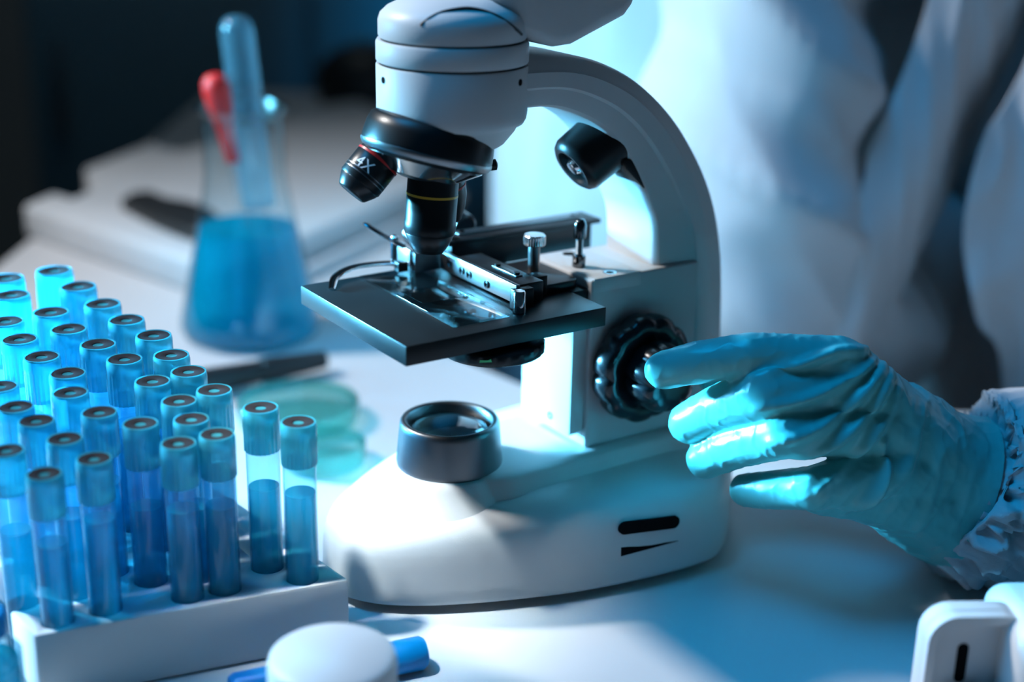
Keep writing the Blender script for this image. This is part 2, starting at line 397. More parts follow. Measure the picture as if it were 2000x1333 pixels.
# dark tube for the curved seam and painted-in shading where housing neck meets cap
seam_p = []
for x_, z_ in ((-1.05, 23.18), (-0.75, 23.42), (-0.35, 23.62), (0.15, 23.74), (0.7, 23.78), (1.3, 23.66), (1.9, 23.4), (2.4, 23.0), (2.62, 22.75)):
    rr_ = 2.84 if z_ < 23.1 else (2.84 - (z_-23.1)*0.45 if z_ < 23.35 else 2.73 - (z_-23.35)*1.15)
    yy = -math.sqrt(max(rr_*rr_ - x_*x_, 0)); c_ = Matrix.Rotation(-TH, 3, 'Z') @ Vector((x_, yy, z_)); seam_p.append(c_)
MB().tube(catmull(seam_p, 5), 0.06, 8).build('neck_seam_shade', MT['dark_plastic'], cap)
# --- nosepiece and objectives
dN = Vector((-0.27, 0.0, -0.963)).normalized(); cN = Vector(L(-1.15, 0.05, 18.25))
FN = frame(dN, cN)
nose = MB().lathe([(1.6, -1.25), (2.2, -1.1), (2.42, -0.95), (2.52, -0.6), (2.58, -0.1), (2.58, 0.18), (2.5, 0.30), (2.3, 0.42), (1.4, 1.0), (0.8, 1.2), (0, 1.22)], 72, FN).build('nosepiece', MT['black'], mic, angle=50)
nm = MB()
nm.lathe([(2.575, 0.02), (2.60, 0.04), (2.60, 0.16), (2.5, 0.31), (2.46, 0.31)], 72, FN).build('rim', MT['steel'], nose)
MB().lathe([(2.28, 0.43), (2.30, 0.46), (1.42, 1.03), (1.4, 0.98)], 72, FN).build('polished_cone', MT['chrome'], nose)
MB().lathe([(0.2, 0), (0.22, 0.1), (0.22, 0.3), (0.1, 0.36), (0, 0.36)], 20, frame(Vector((0.9, -0.3, 0.1)), cN + Vector((2.35, -0.75, -0.75)))).build('click_stop', MT['black'], nose)

def objective(name, a, b, prof, ring_mat, ring_s, tip_mat):
    a = Vector(L(*a)); b = Vector(L(*b)); d = (b-a); ln = d.length
    F = frame(d, a)
    o = MB().lathe([(r, s*ln) for r, s in prof], 56, F).build(name, MT['black'], mic, angle=40)
    rr = ring_s[2]
    MB().lathe([(rr-0.02, ring_s[0]*ln), (rr+0.012, ring_s[0]*ln), (rr+0.012, ring_s[1]*ln), (rr-0.02, ring_s[1]*ln)], 56, F).build('colour_ring', ring_mat, o)
    return o, F, ln
main, Fm, lm = objective('objective', (-0.98, 0.35, 17.9), (-1.28, 0.35, 14.25),
    [(0.8, 0.0), (0.98, 0.03), (1.0, 0.1), (1.0, 0.66), (1.02, 0.67), (1.02, 0.76), (0.96, 0.80), (0.66, 0.97), (0.6, 1.0), (0.2, 1.0)], MT['yellow_ring'], (0.36, 0.385, 1.0), MT['black'])
MB().lathe([(0.97, 0.795*lm), (0.98, 0.80*lm), (0.69, 0.965*lm), (0.66, 0.965*lm)], 56, Fm).build('front_cone', MT['black_satin'], main, angle=60)
low, Fl, ll = objective('objective', (-2.05, -0.75, 18.65), (-3.95, -0.95, 16.62),
    [(0.75, 0.0), (0.84, 0.05), (0.86, 0.3), (0.86, 0.42), (0.90, 0.44), (0.90, 0.80), (0.84, 0.83), (0.60, 0.99), (0.55, 1.0), (0.2, 1.0)], MT['red_ring'], (0.40, 0.43, 0.90), MT['black'])
MB().lathe([(0.85, 0.825*ll), (0.855, 0.835*ll), (0.63, 0.98*ll), (0.6, 0.98*ll)], 56, Fl).build('front_cone', MT['black_satin'], low, angle=60)
gr = MB()
for q in (0.66, 0.71): gr.lathe([(0.88, q*ll), (0.908, (q+0.006)*ll), (0.908, (q+0.016)*ll), (0.88, (q+0.022)*ll)], 56, Fl)
gr.build('grip_ring', MT['steel'], low)
third, _, _ = objective('objective', (0.25, -1.1, 17.5), (0.85, -1.5, 14.9),
    [(0.7, 0.0), (0.8, 0.03), (0.82, 0.6), (0.7, 0.8), (0.5, 1.0), (0.2, 1.0)], MT['red_ring'], (0.40, 0.43, 0.82), MT['black'])
# engraved 4X on the short objective, wrapped round its barrel
def wrap_text(txt, F, r, axial, phi, size, parent):
    cu = bpy.data.curves.new('text', 'FONT'); cu.body = txt; cu.size = size; cu.align_x = 'CENTER'; cu.align_y = 'CENTER'; cu.extrude = 0.012
    tmp = bpy.data.objects.new('text', cu); C.objects.link(tmp)
    bpy.context.view_layer.update()
    me = bpy.data.meshes.new_from_object(tmp.evaluated_get(bpy.context.evaluated_depsgraph_get()))
    bpy.data.objects.remove(tmp)
    for v in me.vertices:
        a = phi - v.co.x / r; rr = r + 0.004 + v.co.z
        v.co = (F @ Vector((rr*math.cos(a), rr*math.sin(a), axial - v.co.y))) * S
    me.materials.clear(); me.materials.append(MT['white_mark'])
    return link('engraved_magnification', me, parent)
camdir = Vector((0.1, -0.9, 0.35))
def face_phi(F, off=0.0):
    c = Matrix.Rotation(-TH, 3, 'Z') @ camdir
    l = F.to_3x3().inverted() @ c
    return math.atan2(l.y, l.x) + off
wrap_text('4X', Fl, 0.905, 0.60*ll, face_phi(Fl, 0.25), 0.62, low)

# --- black stage and the parts on it
stg = MB().box((-4.45, -4.1, 11.2), (4.8, 4.6, 12.0)).build('stage', MT['black_stage'], mic, bevel=0.05)
MB().cyl(1.0, 11.995, 12.004, 40).build('aperture', MT['gap'], stg)
MB().box((4.7, -1.9, 10.9), (5.75, 1.9, 12.05)).build('stage_bracket', MT['black'], mic, bevel=0.08)
cd = MB().lathe([(1.2, 10.35), (2.0, 10.42), (2.08, 10.5), (2.08, 10.85), (2.0, 10.92), (1.0, 11.19)], 72, T(*L(0.5, 2.35, 0)), rfun=lambda a, z: 1 + (0.008*math.cos(48*a) if 10.45 < z < 10.9 else 0)).build('diaphragm_disc', MT['black'], mic, angle=50)
dg = Vector((-0.10, -0.995, 0)); dg = Matrix.Rotation(-TH, 3, 'Z') @ dg
gx = Vector((-dg.y, dg.x, 0)); pc = Vector(L(0.5, 2.35, 10.68)) + dg*2.075
MB().add([pc + gx*x + Vector((0, 0, z)) + dg*o for o in (0.0, 0.025) for x, z in ((-0.24, -0.05), (0.24, 0.0), (0.2, 0.12), (0.08, 0.06), (-0.22, 0.05))],
    [[0,1,2,3,4][::-1], [5,6,7,8,9]] + [[i, (i+1)%5, 5+(i+1)%5, 5+i] for i in range(5)]).build('green_patch', MT['green_tone'], cd)  # small flat green patch on the rim of the disc
# rail of the stage drive along the far side
rail = MB().box((1.9, 3.0, 12.02), (9.35, 4.35, 13.2)).box((1.7, 2.9, 13.2), (9.8, 4.4, 13.42)).build('drive_rail', MT['black'], mic, bevel=0.05)
MB().box((2.6, 3.55, 13.42), (9.1, 4.05, 13.5)).build('rack_strip', MT['steel'], rail, bevel=0.02)
for u in (2.9, 8.85):
    MB().lathe([(0.13, 13.49), (0.13, 13.55), (0.06, 13.56), (0, 13.53)], 18, T(u, 3.8, 0)).build('screw', MT['dark_chrome'], rail)
MB().lathe([(0.22, 13.41), (0.22, 13.45), (0.1, 13.46), (0, 13.43)], 20, T(2.15, 3.15, 0)).build('screw', MT['dark_chrome'], rail)
for u, w, z in ((1.5, -5.2, 13.15), (3.9, -5.3, 13.35)):
    MB().lathe([(0.45, -0.3), (0.55, -0.2), (0.55, 0.35), (0.4, 0.45), (0, 0.45)], 28, frame((0, 1, 0.15), L(u, w, z))).build('drive_knob', MT['knob'], rail)
# slide holder across the stage
hol = MB().box((1.72, -2.25, 12.06), (3.0, 2.4, 12.9)).build('slide_holder', MT['black_satin'], mic, bevel=0.05)
hp = MB().box((1.52, -2.45, 12.18), (1.72, 3.35, 12.97)).build('holder_plate', MT['steel'], hol, bevel=0.03)
for w, z in ((-2.55, 12.62), (-1.55, 12.55), (-1.0, 12.52), (0.35, 12.45), (-4.0, 12.6)):
    MB().lathe([(0.17, -0.02), (0.17, 0.05), (0.08, 0.06), (0.06, 0.02), (0, 0.02)], 18, frame((-1, 0, 0), L(1.52, w, z))).build('screw', MT['dark_chrome'], hol)
tp = MB().box((2.25, -1.35, 12.9), (2.6, 0.45, 12.96)).build('cover_strip', MT['steel'], hol, bevel=0.02)
for w in (1.15, -0.25):
    MB().lathe([(0.13, 12.95), (0.13, 13.05), (0.06, 13.06), (0, 13.03)], 18, T(*L(2.43, w, 0))).build('screw', MT['black'], hol)
MB().lathe([(0.24, 12.03), (0.25, 12.08), (0.25, 12.85), (0.2, 12.92), (0, 12.93)], 28, T(*L(1.35, 2.95, 0))).build('end_post', MT['chrome'], hol)
MB().box((1.3, -2.72, 12.04), (2.2, -2.32, 12.85)).build('end_stop', MT['black'], hol, bevel=0.04)
# bracket with the thumbscrew
brk = MB().prism(rrect(3.02, -1.55, 5.35, 1.9, 0.35), 12.0, 12.42).build('holder_bracket', MT['black_satin'], mic, bevel=0.04)
MB().box((3.0, -1.75, 12.02), (3.55, -1.1, 12.9)).build('bracket_ear', MT['black'], brk, bevel=0.04)
ts = MB().cyl(0.25, 12.42, 13.62, 24, T(*L(4.25, -0.25, 0))).build('thumbscrew', MT['steel'], brk)
MB().lathe([(0.25, 13.58), (0.44, 13.60), (0.46, 13.64), (0.46, 14.0), (0.42, 14.05), (0.1, 14.06)], 90, T(*L(4.25, -0.25, 0)), rfun=lambda a, z: 1 + (0.025*math.cos(30*a) if 13.62 < z < 14.02 else 0)).build('knurled_head', MT['chrome'], ts, angle=25)
# spring clip: plate, pivot post, curved finger and lever
cp = MB().box((0.35, 3.55, 12.1), (0.5, 4.95, 13.0)).box((0.35, 3.45, 12.1), (1.6, 3.6, 12.95)).build('clip_plate', MT['steel'], mic, bevel=0.03)
MB().lathe([(0.15, 12.3), (0.15, 13.3), (0.19, 13.32), (0.19, 13.55), (0.12, 13.62), (0, 13.63)], 20, T(*L(-0.15, -4.35, 0))).build('pivot_post', MT['chrome'], cp)
pth = catmull([L(0.35, -3.9, 12.42), L(-0.7, -4.5, 12.42), L(-1.9, -4.72, 12.36), L(-2.95, -4.3, 12.24), L(-3.66, -3.33, 12.07)], 7)
MB().tube(pth, [0.23 - 0.10*max(0, (i-len(pth)*0.6)/len(pth)*2.5) for i in range(len(pth))], 14, flat=0.4).build('clip_finger', MT['chrome'], cp)
pth = catmull([L(0.1, -3.9, 13.2), L(-0.25, -4.4, 13.42), L(-0.65, -4.95, 13.72), L(-0.98, -5.5, 14.0)], 5)
MB().tube(pth, [0.17]*(len(pth)-2) + [0.15, 0.08], 14, flat=0.5).build('clip_lever', MT['dark_chrome'], cp)
MB().box((-0.28, 3.75, 12.13), (0.2, 4.15, 12.55)).build('clip_foot', MT['black'], cp, bevel=0.03)

# --- small lamp under the arm
la = Vector(L(8.2, 0.55, 18.55)); lb = Vector(L(5.6, 0.35, 16.8)); Fq = frame(lb - la, la); ln = (lb-la).length
lamp = MB().lathe([(0.9, -0.5), (1.3, -0.35), (1.36, 0.2), (1.28, ln-0.35), (1.16, ln-0.12), (0.98, ln), (0.82, ln-0.02), (0.78, ln-0.35), (0.3, ln-0.4)], 40, Fq).build('top_lamp', MT['black'], mic, angle=35)
MB().lathe([(0.42, ln-0.38), (0.42, ln-0.2), (0.3, ln-0.02), (0, ln+0.03)], 28, Fq).build('bulb', MT['chrome'], lamp)
MB().prism([(7.2, 17.3), (7.35, 16.9), (8.9, 15.45), (9.2, 15.6), (8.9, 17.2)], -1.75, -0.2, Matrix(((1,0,0,0),(0,0,1,0),(0,1,0,0),(0,0,0,1)))).build('lamp_bracket', MT['black'], lamp, bevel=0.05)

# --- glass slide lying on the stage
sl = empty('glass_slide', wor(-0.55, -0.55, 12.0), TH)
tag(sl, 'clear glass specimen slide lying on the black microscope stage', 'slide')
MB().box((-1.3, -3.75, 0.012), (1.3, 3.75, 0.112)).build('glass', MT['slide_glass'], sl, bevel=0.015)
MB().box((-0.95, -0.9, 0.113), (0.95, 0.9, 0.128)).build('cover_glass', MT['slide_glass'], sl)

# ------------------------------------------------------------------ sample tubes in their rack
def onz(x, y, z):
    d = f_ + r_*((x-1000)/FPX) - u_*((y-666.5)/FPX); t = (z-H)/d.z
    return Vector((d.x*t, d.y*t, z))
RW = [[(107,528),(152,559),(200,593),(248,624),(299,655),(334,693),(368,725),(418,761),(510,796),(582,825)],
      [(11,543),(22,576),(99,609),(134,642),(192,672),(243,701),(297,744),(350,783),(373,818),(424,848)],
      [(10,627),(38,662),(83,696),(131,728),(138,767),(194,805),(274,827),(349,866)],
      [(0,755),(29,795),(70,822),(125,857),(182,896)], [(13,880),(86,925)]]
RACK_TOP = 2.8
tubes = []
for ri, row in enumerate(RW):
    for k, (x, y) in enumerate(row):
        q = (y-528)/397; z = 11.2 - q*2.6; p = onz(x, y, z)
        d = (p - Vector((0, 0, H))).dot(f_)
        tubes.append([p.x, p.y, z, 0.5*73*d/2800*0.98, ri, k, len(row)])
for it in range(60):
    for i, a in enumerate(tubes):
        for b_ in tubes[i+1:]:
            dx, dy = b_[0]-a[0], b_[1]-a[1]; dd = math.hypot(dx, dy); need = (a[3]+b_[3])*1.015
            if dd < need:
                s_ = (need-dd)/dd*0.5
                a[0] -= dx*s_; a[1] -= dy*s_; b_[0] += dx*s_; b_[1] += dy*s_
fa, fb = Vector((-16.56, 44.0, 0)), Vector((-6.0, 48.55, 0)); fn = Vector((-(fb-fa).y, (fb-fa).x, 0)).normalized()
for a in tubes:
    dd = (Vector((a[0], a[1], 0)) - fa).dot(fn) - a[3] - 0.1
    if dd < 0: a[0] -= fn.x*dd; a[1] -= fn.y*dd
rack_poly = [(-16.56, 44.0), (-6.0, 48.55), (-7.4, 50.2), (-12.0, 55.6), (-18.6, 62.2), (-22.5, 61.2), (-23.4, 58.6), (-20.2, 48.3)]
def boolean_cut(o, cutter):
    md = o.modifiers.new('holes', 'BOOLEAN'); md.object = cutter; md.operation = 'DIFFERENCE'; md.solver = 'EXACT'
    bpy.context.view_layer.update()
    me = bpy.data.meshes.new_from_object(o.evaluated_get(bpy.context.evaluated_depsgraph_get()))
    o.modifiers.clear(); o.data = me; bpy.data.objects.remove(cutter)
rk = MB().prism(rack_poly, 0.0, RACK_TOP).build('tube_rack', MT['rack'], None, bevel=0.15)
tag(rk, 'white block rack holding the blue-capped sample tubes, left of the microscope', 'rack')
ct = MB()
for x, y, z, r, *_ in tubes: ct.cyl(r*0.93+0.03, 0.6, RACK_TOP+1, 32, T(x, y, 0))
boolean_cut(rk, ct.build('cut', MT['rack']))
ORD = ['first', 'second', 'third', 'fourth', 'fifth', 'sixth', 'seventh', 'eighth', 'ninth', 'tenth']
ROWN = ['outer row facing the microscope', 'second row from the microscope', 'third row from the microscope', 'fourth row from the microscope', 'short row at rack front corner']
def make_tube(i, x, y, z, r, ri, k, n):
    t = empty('sample_tube', (x, y, 0.6), random.uniform(0, 6))
    t.rotation_euler[0] = math.radians(random.uniform(-0.25, 0.25))
    if n - k <= n // 2: w = ORD[n-1-k] + ' from near end' if n-1-k else 'at the near end'
    else: w = ORD[k] + ' from far end' if k else 'at the far end'
    tag(t, f'blue-capped tube {w} of {ROWN[ri]}', 'sample tube', 'blue-capped sample tubes in the white rack')
    h = z - 0.6; rb = r*0.93; caph = 1.25*r*2
    wall = MB().lathe([(0, 0.03), (rb*0.5, 0.08), (rb*0.85, 0.3), (rb, 0.65), (rb, h-caph*0.9)], 28).build('tube', MT['tube_wall'], t)
    lv = (h-caph) * random.uniform(0.74, 0.9)
    MB().lathe([(0, 0.1), (rb*0.45, 0.14), (rb*0.78, 0.36), (rb*0.92, 0.7), (rb*0.92, lv), (0, lv)], 24).build('liquid', MT['tube_liquid'], t)
    cpm = MB().lathe([(r*0.96, h-caph), (r*0.98, h-caph+0.03), (r*0.98, h-caph*0.32), (r*1.0, h-caph*0.30), (r*1.0, h-caph*0.10), (r*0.95, h), (r*0.88, h), (r*0.86, h-0.06), (r*0.2, h-0.06)], 72,
        rfun=lambda a, zz: 1 + (0.03*math.cos(24*a) if zz < h-caph*0.31 else 0)).build('cap', MT['cap'], t, angle=35)
    MB().lathe([(r*0.86, h-0.10), (r*0.86, h-0.02), (r*0.36, h-0.015), (r*0.30, h-0.04), (r*0.27, h-0.12), (0, h-0.14)], 32).build('stopper', MT['stopper'], cpm)
    return t
for i, tb in enumerate(tubes): make_tube(i, *tb)

# ------------------------------------------------------------------ flask with blue liquid
FX, FY = -16.3, 84.6
fl = empty('erlenmeyer_flask', (FX, FY, 0))
tag(fl, 'conical glass flask half full of blue liquid behind the tube rack', 'flask')
prof = [(0, 0.05), (3.7, 0.0), (4.15, 0.2), (4.35, 0.7), (4.25, 1.4), (3.6, 4.3), (2.95, 7.3), (2.55, 9.3), (2.42, 10.2), (2.4, 13.6), (2.55, 13.95), (2.72, 14.1), (2.7, 14.3), (2.5, 14.3), (2.3, 13.9), (2.28, 10.1)]
MB().lathe(prof[:-1] + [(2.28, 13.5)], 64).build('glass_body', MT['flask_glass'], fl, angle=60)
MB().lathe([(0, 0.15), (3.6, 0.12), (4.0, 0.3), (4.2, 0.75), (4.1, 1.4), (3.45, 4.3), (2.95, 6.9), (0, 6.95)], 64).build('liquid', MT['flask_liquid'], fl)
# inverted test tube and dropper standing in the flask
tt = empty('test_tube', (FX+0.75, FY+0.2, 8.1))
tag(tt, 'empty glass test tube standing upside down in the conical flask', 'test tube')
tt.rotation_euler = (0, math.radians(-5.0), 0)
MB().lathe([(1.0, 0.0), (1.0, 10.4), (0.92, 10.9), (0.7, 11.25), (0.35, 11.42), (0, 11.45)], 32).build('glass', MT['tube_wall'], tt, angle=60)
dp = empty('dropper', (FX+0.2, FY-1.0, 7.4))
tag(dp, 'glass dropper with a red rubber bulb leaning in the conical flask', 'dropper')
dp.rotation_euler = (0, math.radians(-10.5), 0)
MB().lathe([(0.12, -3.5), (0.18, -1.0), (0.3, 0.5), (0.33, 3.9)], 20).build('stem', MT['glass'], dp)
MB().lathe([(0.35, 3.7), (0.42, 3.8), (0.46, 5.2), (0.55, 6.0), (0.74, 7.2), (0.82, 8.0), (0.74, 8.6), (0.45, 8.95), (0, 9.05)], 28).build('bulb', MT['red_rubber'], dp)

# ------------------------------------------------------------------ things on the far part of the bench
trp = [(-37.3, 105.5), (-36.3, 109.8), (-34.3, 108.2), (-33.6, 111.2), (-36.4, 118.5), (-33.3, 130.0), (-31.4, 126.8), (-29.6, 126.2), (-28.6, 129.5), (-22.0, 148.9), (-17.1, 153.6), (2.0-8, 135.0), (-5.6, 119.8), (-14.8, 98.7), (-18.2, 91.2), (-18.9, 90.4), (-20.0, 90.6)]
tr = empty('instrument_tray', (-24, 112, 0))
tag(tr, 'large pale grey-white flat tray lying behind the conical flask', 'tray')
MB().prism(trp, 0.0, 2.5, T(24, -112, 0)).build('tray_body', MT['tray'], tr, bevel=0.4, seg=3)
MB().prism([(x*1.0, y) for x, y in ((-19.6, 89.75), (-18.0, 90.1), (-13.9, 98.4), (-4.8, 119.9), (-4.3, 119.5), (-13.4, 98.0), (-17.6, 89.3), (-19.3, 89.2))], 0.0, 0.9, T(24, -112, 0)).build('tray_lip', MT['tray'], tr, bevel=0.08)
ob = empty('dark_oblong', (-25.5, 101.6, 2.5))  # plain dark solid for the oblong dark area on the tray
tag(ob, 'dark oblong object lying on the pale tray', 'device')
P_ = [(-29.6, 104.6), (-29.2, 107.0), (-27.9, 107.4), (-26.3, 105.6), (-24.4, 104.6), (-22.4, 102.4), (-20.6, 98.8), (-20.9, 96.4), (-22.2, 96.0), (-25.6, 99.4)]
ps = [(p.x, p.y) for p in catmull([(x, y, 0) for x, y in P_ + P_[:1]], 5)][:-1]
MB().prism(ps, 0.0, 0.9, T(25.5, -101.6, 0)).build('oblong_body', MT['dark_plastic'], ob, bevel=0.25, seg=3)
pn = empty('black_marker_pen', (-13.7, 76.0, 0))
tag(pn, 'black marker pen lying on the bench behind the tube rack', 'pen')
pn.rotation_euler = (0, 0, math.radians(33))
MB().lathe([(0.35, -6.0), (0.6, -5.6), (0.78, -5.5), (0.6, 1.0)], 24, frame((1, 0, 0), (0, 0, 0.85))).build('barrel', MT['dark_plastic'], pn)
MB().lathe([(0.66, -0.5), (0.74, -0.45), (0.52, 3.4), (0.48, 3.45), (0, 3.45)], 24, frame((1, 0, 0), (0, 0, 0.85))).build('cap', MT['dark_plastic'], pn)
for (gx_, gy_, rr, lab) in ((-11.3, 70.6, 3.1, 'green-tinted clear dish behind the rack, nearer the marker pen'), (-9.2, 65.2, 2.0, 'small green-tinted clear dish between rack and microscope base')):
    pd = empty('petri_dish', (gx_, gy_, 0)); tag(pd, lab, 'dish', 'green-tinted dishes')
    MB().lathe([(0, 0.02), (rr*0.95, 0.0), (rr, 0.1), (rr, 1.1), (rr*0.96, 1.1), (rr*0.95, 0.15), (0, 0.13)], 56).build('dish', MT['green_clear'], pd)
    MB().lathe([(0, 1.28), (rr*1.03, 1.26), (rr*1.05, 1.15), (rr*1.05, 0.55), (rr*1.02, 0.55), (rr*1.01, 1.13), (0, 1.13)], 56).build('lid', MT['green_clear'], pd)
# dark equipment at the back
eq = empty('lab_equipment', (-17.5, 164, 0))
tag(eq, 'dark rounded piece of equipment at the far end of the bench', 'equipment')
MB().lathe([(4.5, 0.0), (5.2, 0.4), (5.6, 2.5), (5.2, 4.6), (3.6, 6.2), (1.6, 6.9), (0, 7.0)], 40).build('housing', MT['dark_plastic'], eq)
MB().lathe([(1.2, 6.6), (1.5, 6.9), (1.4, 7.4), (0, 7.6)], 24).build('lid_knob', MT['bluebox'], eq)
cb = empty('storage_cabinet', (-20, 240, -75))
tag(cb, 'dark blue storage cabinet standing against the back wall', 'cabinet')
MB().box((-55, -20, 0), (75, 25, 100)).build('carcass', MT['bluebox'], cb, bevel=0.5)
for k in range(3):
    d_ = MB().box((-54 + 43.3*k, -22, 2), (-12.6 + 43.3*k, -20.05, 98)).build('door', MT['bluebox'], cb, bevel=0.3)
    MB().box((-50 + 43.3*k, -24, 60), (-48.5 + 43.3*k, -22.05, 74)).build('handle', MT['steel'], d_, bevel=0.3)

# ------------------------------------------------------------------ front of the bench
jr = empty('screw_cap_jar', (-5.65, 40.75, 0.0))
tag(jr, 'small jar with a round white screw lid at the front of the bench', 'jar')
MB().lathe([(1.75, 0), (1.85, 0.1), (1.85, 2.4), (1.6, 2.75), (1.6, 3.2)], 48).build('jar_body', MT['plastic'], jr)
MB().lathe([(2.0, 2.95), (2.1, 3.0), (2.12, 4.05), (2.05, 4.3), (1.85, 4.43), (0, 4.45)], 72, rfun=lambda a, z: 1 + (0.008*math.cos(40*a) if z < 3.95 else 0)).build('lid', MT['plastic'], jr)
bt = empty('blue_tube', (-6.3, 45.6, 0))
tag(bt, 'blue plastic tube lying on the bench behind the white-lidded jar', 'tube')
bt.rotation_euler = (0, 0, math.radians(23))
MB().lathe([(0.5, -3.8), (0.62, -3.6), (0.62, 2.0)], 28, frame((1, 0, 0), (0, 0, 0.64))).build('tube_body', MT['blue_plastic'], bt)
MB().lathe([(0.6, 1.9), (0.64, 1.95), (0.64, 3.4), (0.55, 3.55), (0, 3.55)], 28, frame((1, 0, 0), (0, 0, 0.64))).build('cap', MT['blue_plastic'], bt)
vb = empty('reagent_vial', (-17.6, 41.4, 0))
tag(vb, 'clear vial of blue liquid at the front left corner of the rack', 'vial')
MB().lathe([(1.3, 0.0), (1.45, 0.1), (1.45, 3.6), (1.1, 4.1), (0.9, 4.3), (0.9, 4.8)], 40).build('glass_body', MT['tube_wall'], vb)
MB().lathe([(0, 0.1), (1.25, 0.1), (1.33, 0.2), (1.33, 3.3), (0, 3.3)], 40).build('liquid', MT['tube_liquid'], vb)
MB().lathe([(1.0, 4.35), (1.05, 4.4), (1.05, 5.1), (0.95, 5.2), (0, 5.2)], 40).build('cap', MT['blue_plastic'], vb)
# white clamp-like device at the right front corner
dv = empty('clamp_device', (14.55, 43.1, 0), math.radians(4))
tag(dv, 'white plastic clamp-like device with a slotted bracket in the front right corner', 'device')
YZ = Matrix(((1,0,0,0),(0,0,1,0),(0,1,0,0),(0,0,0,1)))          # (x, z) outline pushed along y
out_ = rrect(0, 0.0, 3.6, 4.85, 1.0); inn_ = rrect(0.28, -0.0, 3.6, 4.5, 0.8)
bk = MB().prism(out_, 0.45, 1.1, YZ)
n_ = len(out_)
bk.add([(x, 0, z) for x, z in out_] + [(x, 0, z) for x, z in inn_] + [(x, 0.5, z) for x, z in out_] + [(x, 0.5, z) for x, z in inn_],
    [[i, (i+1)%n_, n_+(i+1)%n_, n_+i] for i in range(n_)] + [[2*n_+i, i, n_+i, 3*n_+i][:0] or [i, 2*n_+i, 2*n_+(i+1)%n_, (i+1)%n_] for i in range(n_)] + [[n_+i, n_+(i+1)%n_, 3*n_+(i+1)%n_, 3*n_+i] for i in range(n_)])
bkt = bk.build('bracket', MT['plastic'], dv, angle=45)
MB().prism(rrect(1.25, 2.0, 1.65, 3.55, 0.19), 0.42, 0.5, YZ).build('slot', MT['gap'], bkt)
MB().box((2.7, -1.5, 0.0), (9.5, 2.8, 4.95)).build('housing', MT['plastic'], dv, bevel=0.85, seg=5)
MB().lathe([(0.9, -0.6), (1.0, -0.5), (1.0, 0.9), (0.8, 1.1), (0, 1.1)], 32, frame((0, -1, 0), (1.7, -0.4, 1.02))).build('clamp_foot', MT['plastic'], dv)
bs = empty('rubber_stopper', (19.3, 49.3, 0))
tag(bs, 'dark round rubber stopper on the bench behind the white clamp device', 'stopper')
MB().lathe([(1.25, 0), (1.3, 0.1), (1.1, 1.5), (1.0, 1.6), (0, 1.62)], 40).build('stopper_body', MT['rubber'], bs)

# ------------------------------------------------------------------ the person: lab coat, sleeve, gloved hand on the focus knob
def pix(x, y, d):                                  # a point of the photograph taken back to its place in the room
    return Vector((0, 0, H)) + (f_ + r_*((x-1000)/FPX) - u_*((y-666.5)/FPX))*d
per = empty('person', (30, 100, -75))
tag(per, 'person in a white lab coat turning the focus knob with a teal gloved hand', 'person')
PER = Vector((30, 100, -75))
def bone(m, p, q, r1, r2, n=20):
    p = Vector(p); q = Vector(q); ln = max((q-p).length, 1e-3); pr = []
    for k in range(7):
        a = PI/2*k/6; pr.append((max(r1*math.sin(a), 0), -r1*math.cos(a)))
    for k in range(7):
        a = PI/2*k/6; pr.append((r2*math.cos(a) if k < 6 else 0, ln + r2*math.sin(a)))
    m.lathe(pr, n, frame(q-p, p))
def fused(name, m, voxel, smooth, material, disp=None, parent=per, origin=PER, cut=None):
    o = m.build(name, material)
    md = o.modifiers.new('fuse', 'REMESH'); md.mode = 'VOXEL'; md.voxel_size = voxel*S; md.adaptivity = 0
    bpy.context.view_layer.update()
    me = bpy.data.meshes.new_from_object(o.evaluated_get(bpy.context.evaluated_depsgraph_get()))
    bpy.data.objects.remove(o)
    bm = bmesh.new(); bm.from_mesh(me)
    for _ in range(smooth): bmesh.ops.smooth_vert(bm, verts=bm.verts, factor=0.5, use_axis_x=True, use_axis_y=True, use_axis_z=True)
    if disp:
        bm.normal_update()
        ds = [(v, v.normal.copy(), disp(v.co/S, v.normal)) for v in bm.verts]
        for v, n, d in ds: v.co += n*d*S
        bmesh.ops.smooth_vert(bm, verts=bm.verts, factor=0.4, use_axis_x=True, use_axis_y=True, use_axis_z=True)
    if cut:
        c0, cn = cut
        bmesh.ops.bisect_plane(bm, geom=bm.verts[:] + bm.edges[:] + bm.faces[:], plane_co=c0*S, plane_no=cn, clear_outer=True)
    bmesh.ops.translate(bm, verts=bm.verts, vec=-origin*S)
    bm.to_mesh(me); bm.free()
    me.polygons.foreach_set('use_smooth', [True]*len(me.polygons))
    me.materials.clear(); me.materials.append(material)
    me.name = name
    return link(name, me, parent)

# hand: joints of each finger from tip to knuckle, gloved radii
W0 = pix(1850, 938, 60.2)
FING = {
    'index':  [(pix(1296, 724, 56.9), .76), (pix(1365, 708, 56.2), .84), (pix(1465, 692, 55.6), .86), (pix(1640, 708, 55.8), 1.05)],
    'middle': [(pix(1346, 826, 58.6), .86), (pix(1405, 798, 57.4), .98), (pix(1500, 770, 55.4), 1.08), (pix(1690, 758, 56.2), 1.2)],
    'ring':   [(pix(1378, 898, 58.6), .80), (pix(1440, 870, 57.2), .92), (pix(1535, 846, 55.3), 1.0), (pix(1712, 830, 56.6), 1.2)],
    'little': [(pix(1458, 958, 58.4), .72), (pix(1515, 958, 57.2), .80), (pix(1590, 955, 56.0), .90), (pix(1735, 915, 57.2), 1.3)],
}
hm = MB()
for nm_, J in FING.items():
    for (p, r1), (q, r2) in zip(J, J[1:]): bone(hm, p, q, r1, r2)
    k, rk_ = J[-1]
    bone(hm, k, W0 + (k-W0)*0.12, rk_, 2.1)
ks = [J[-1][0] for J in FING.values()]
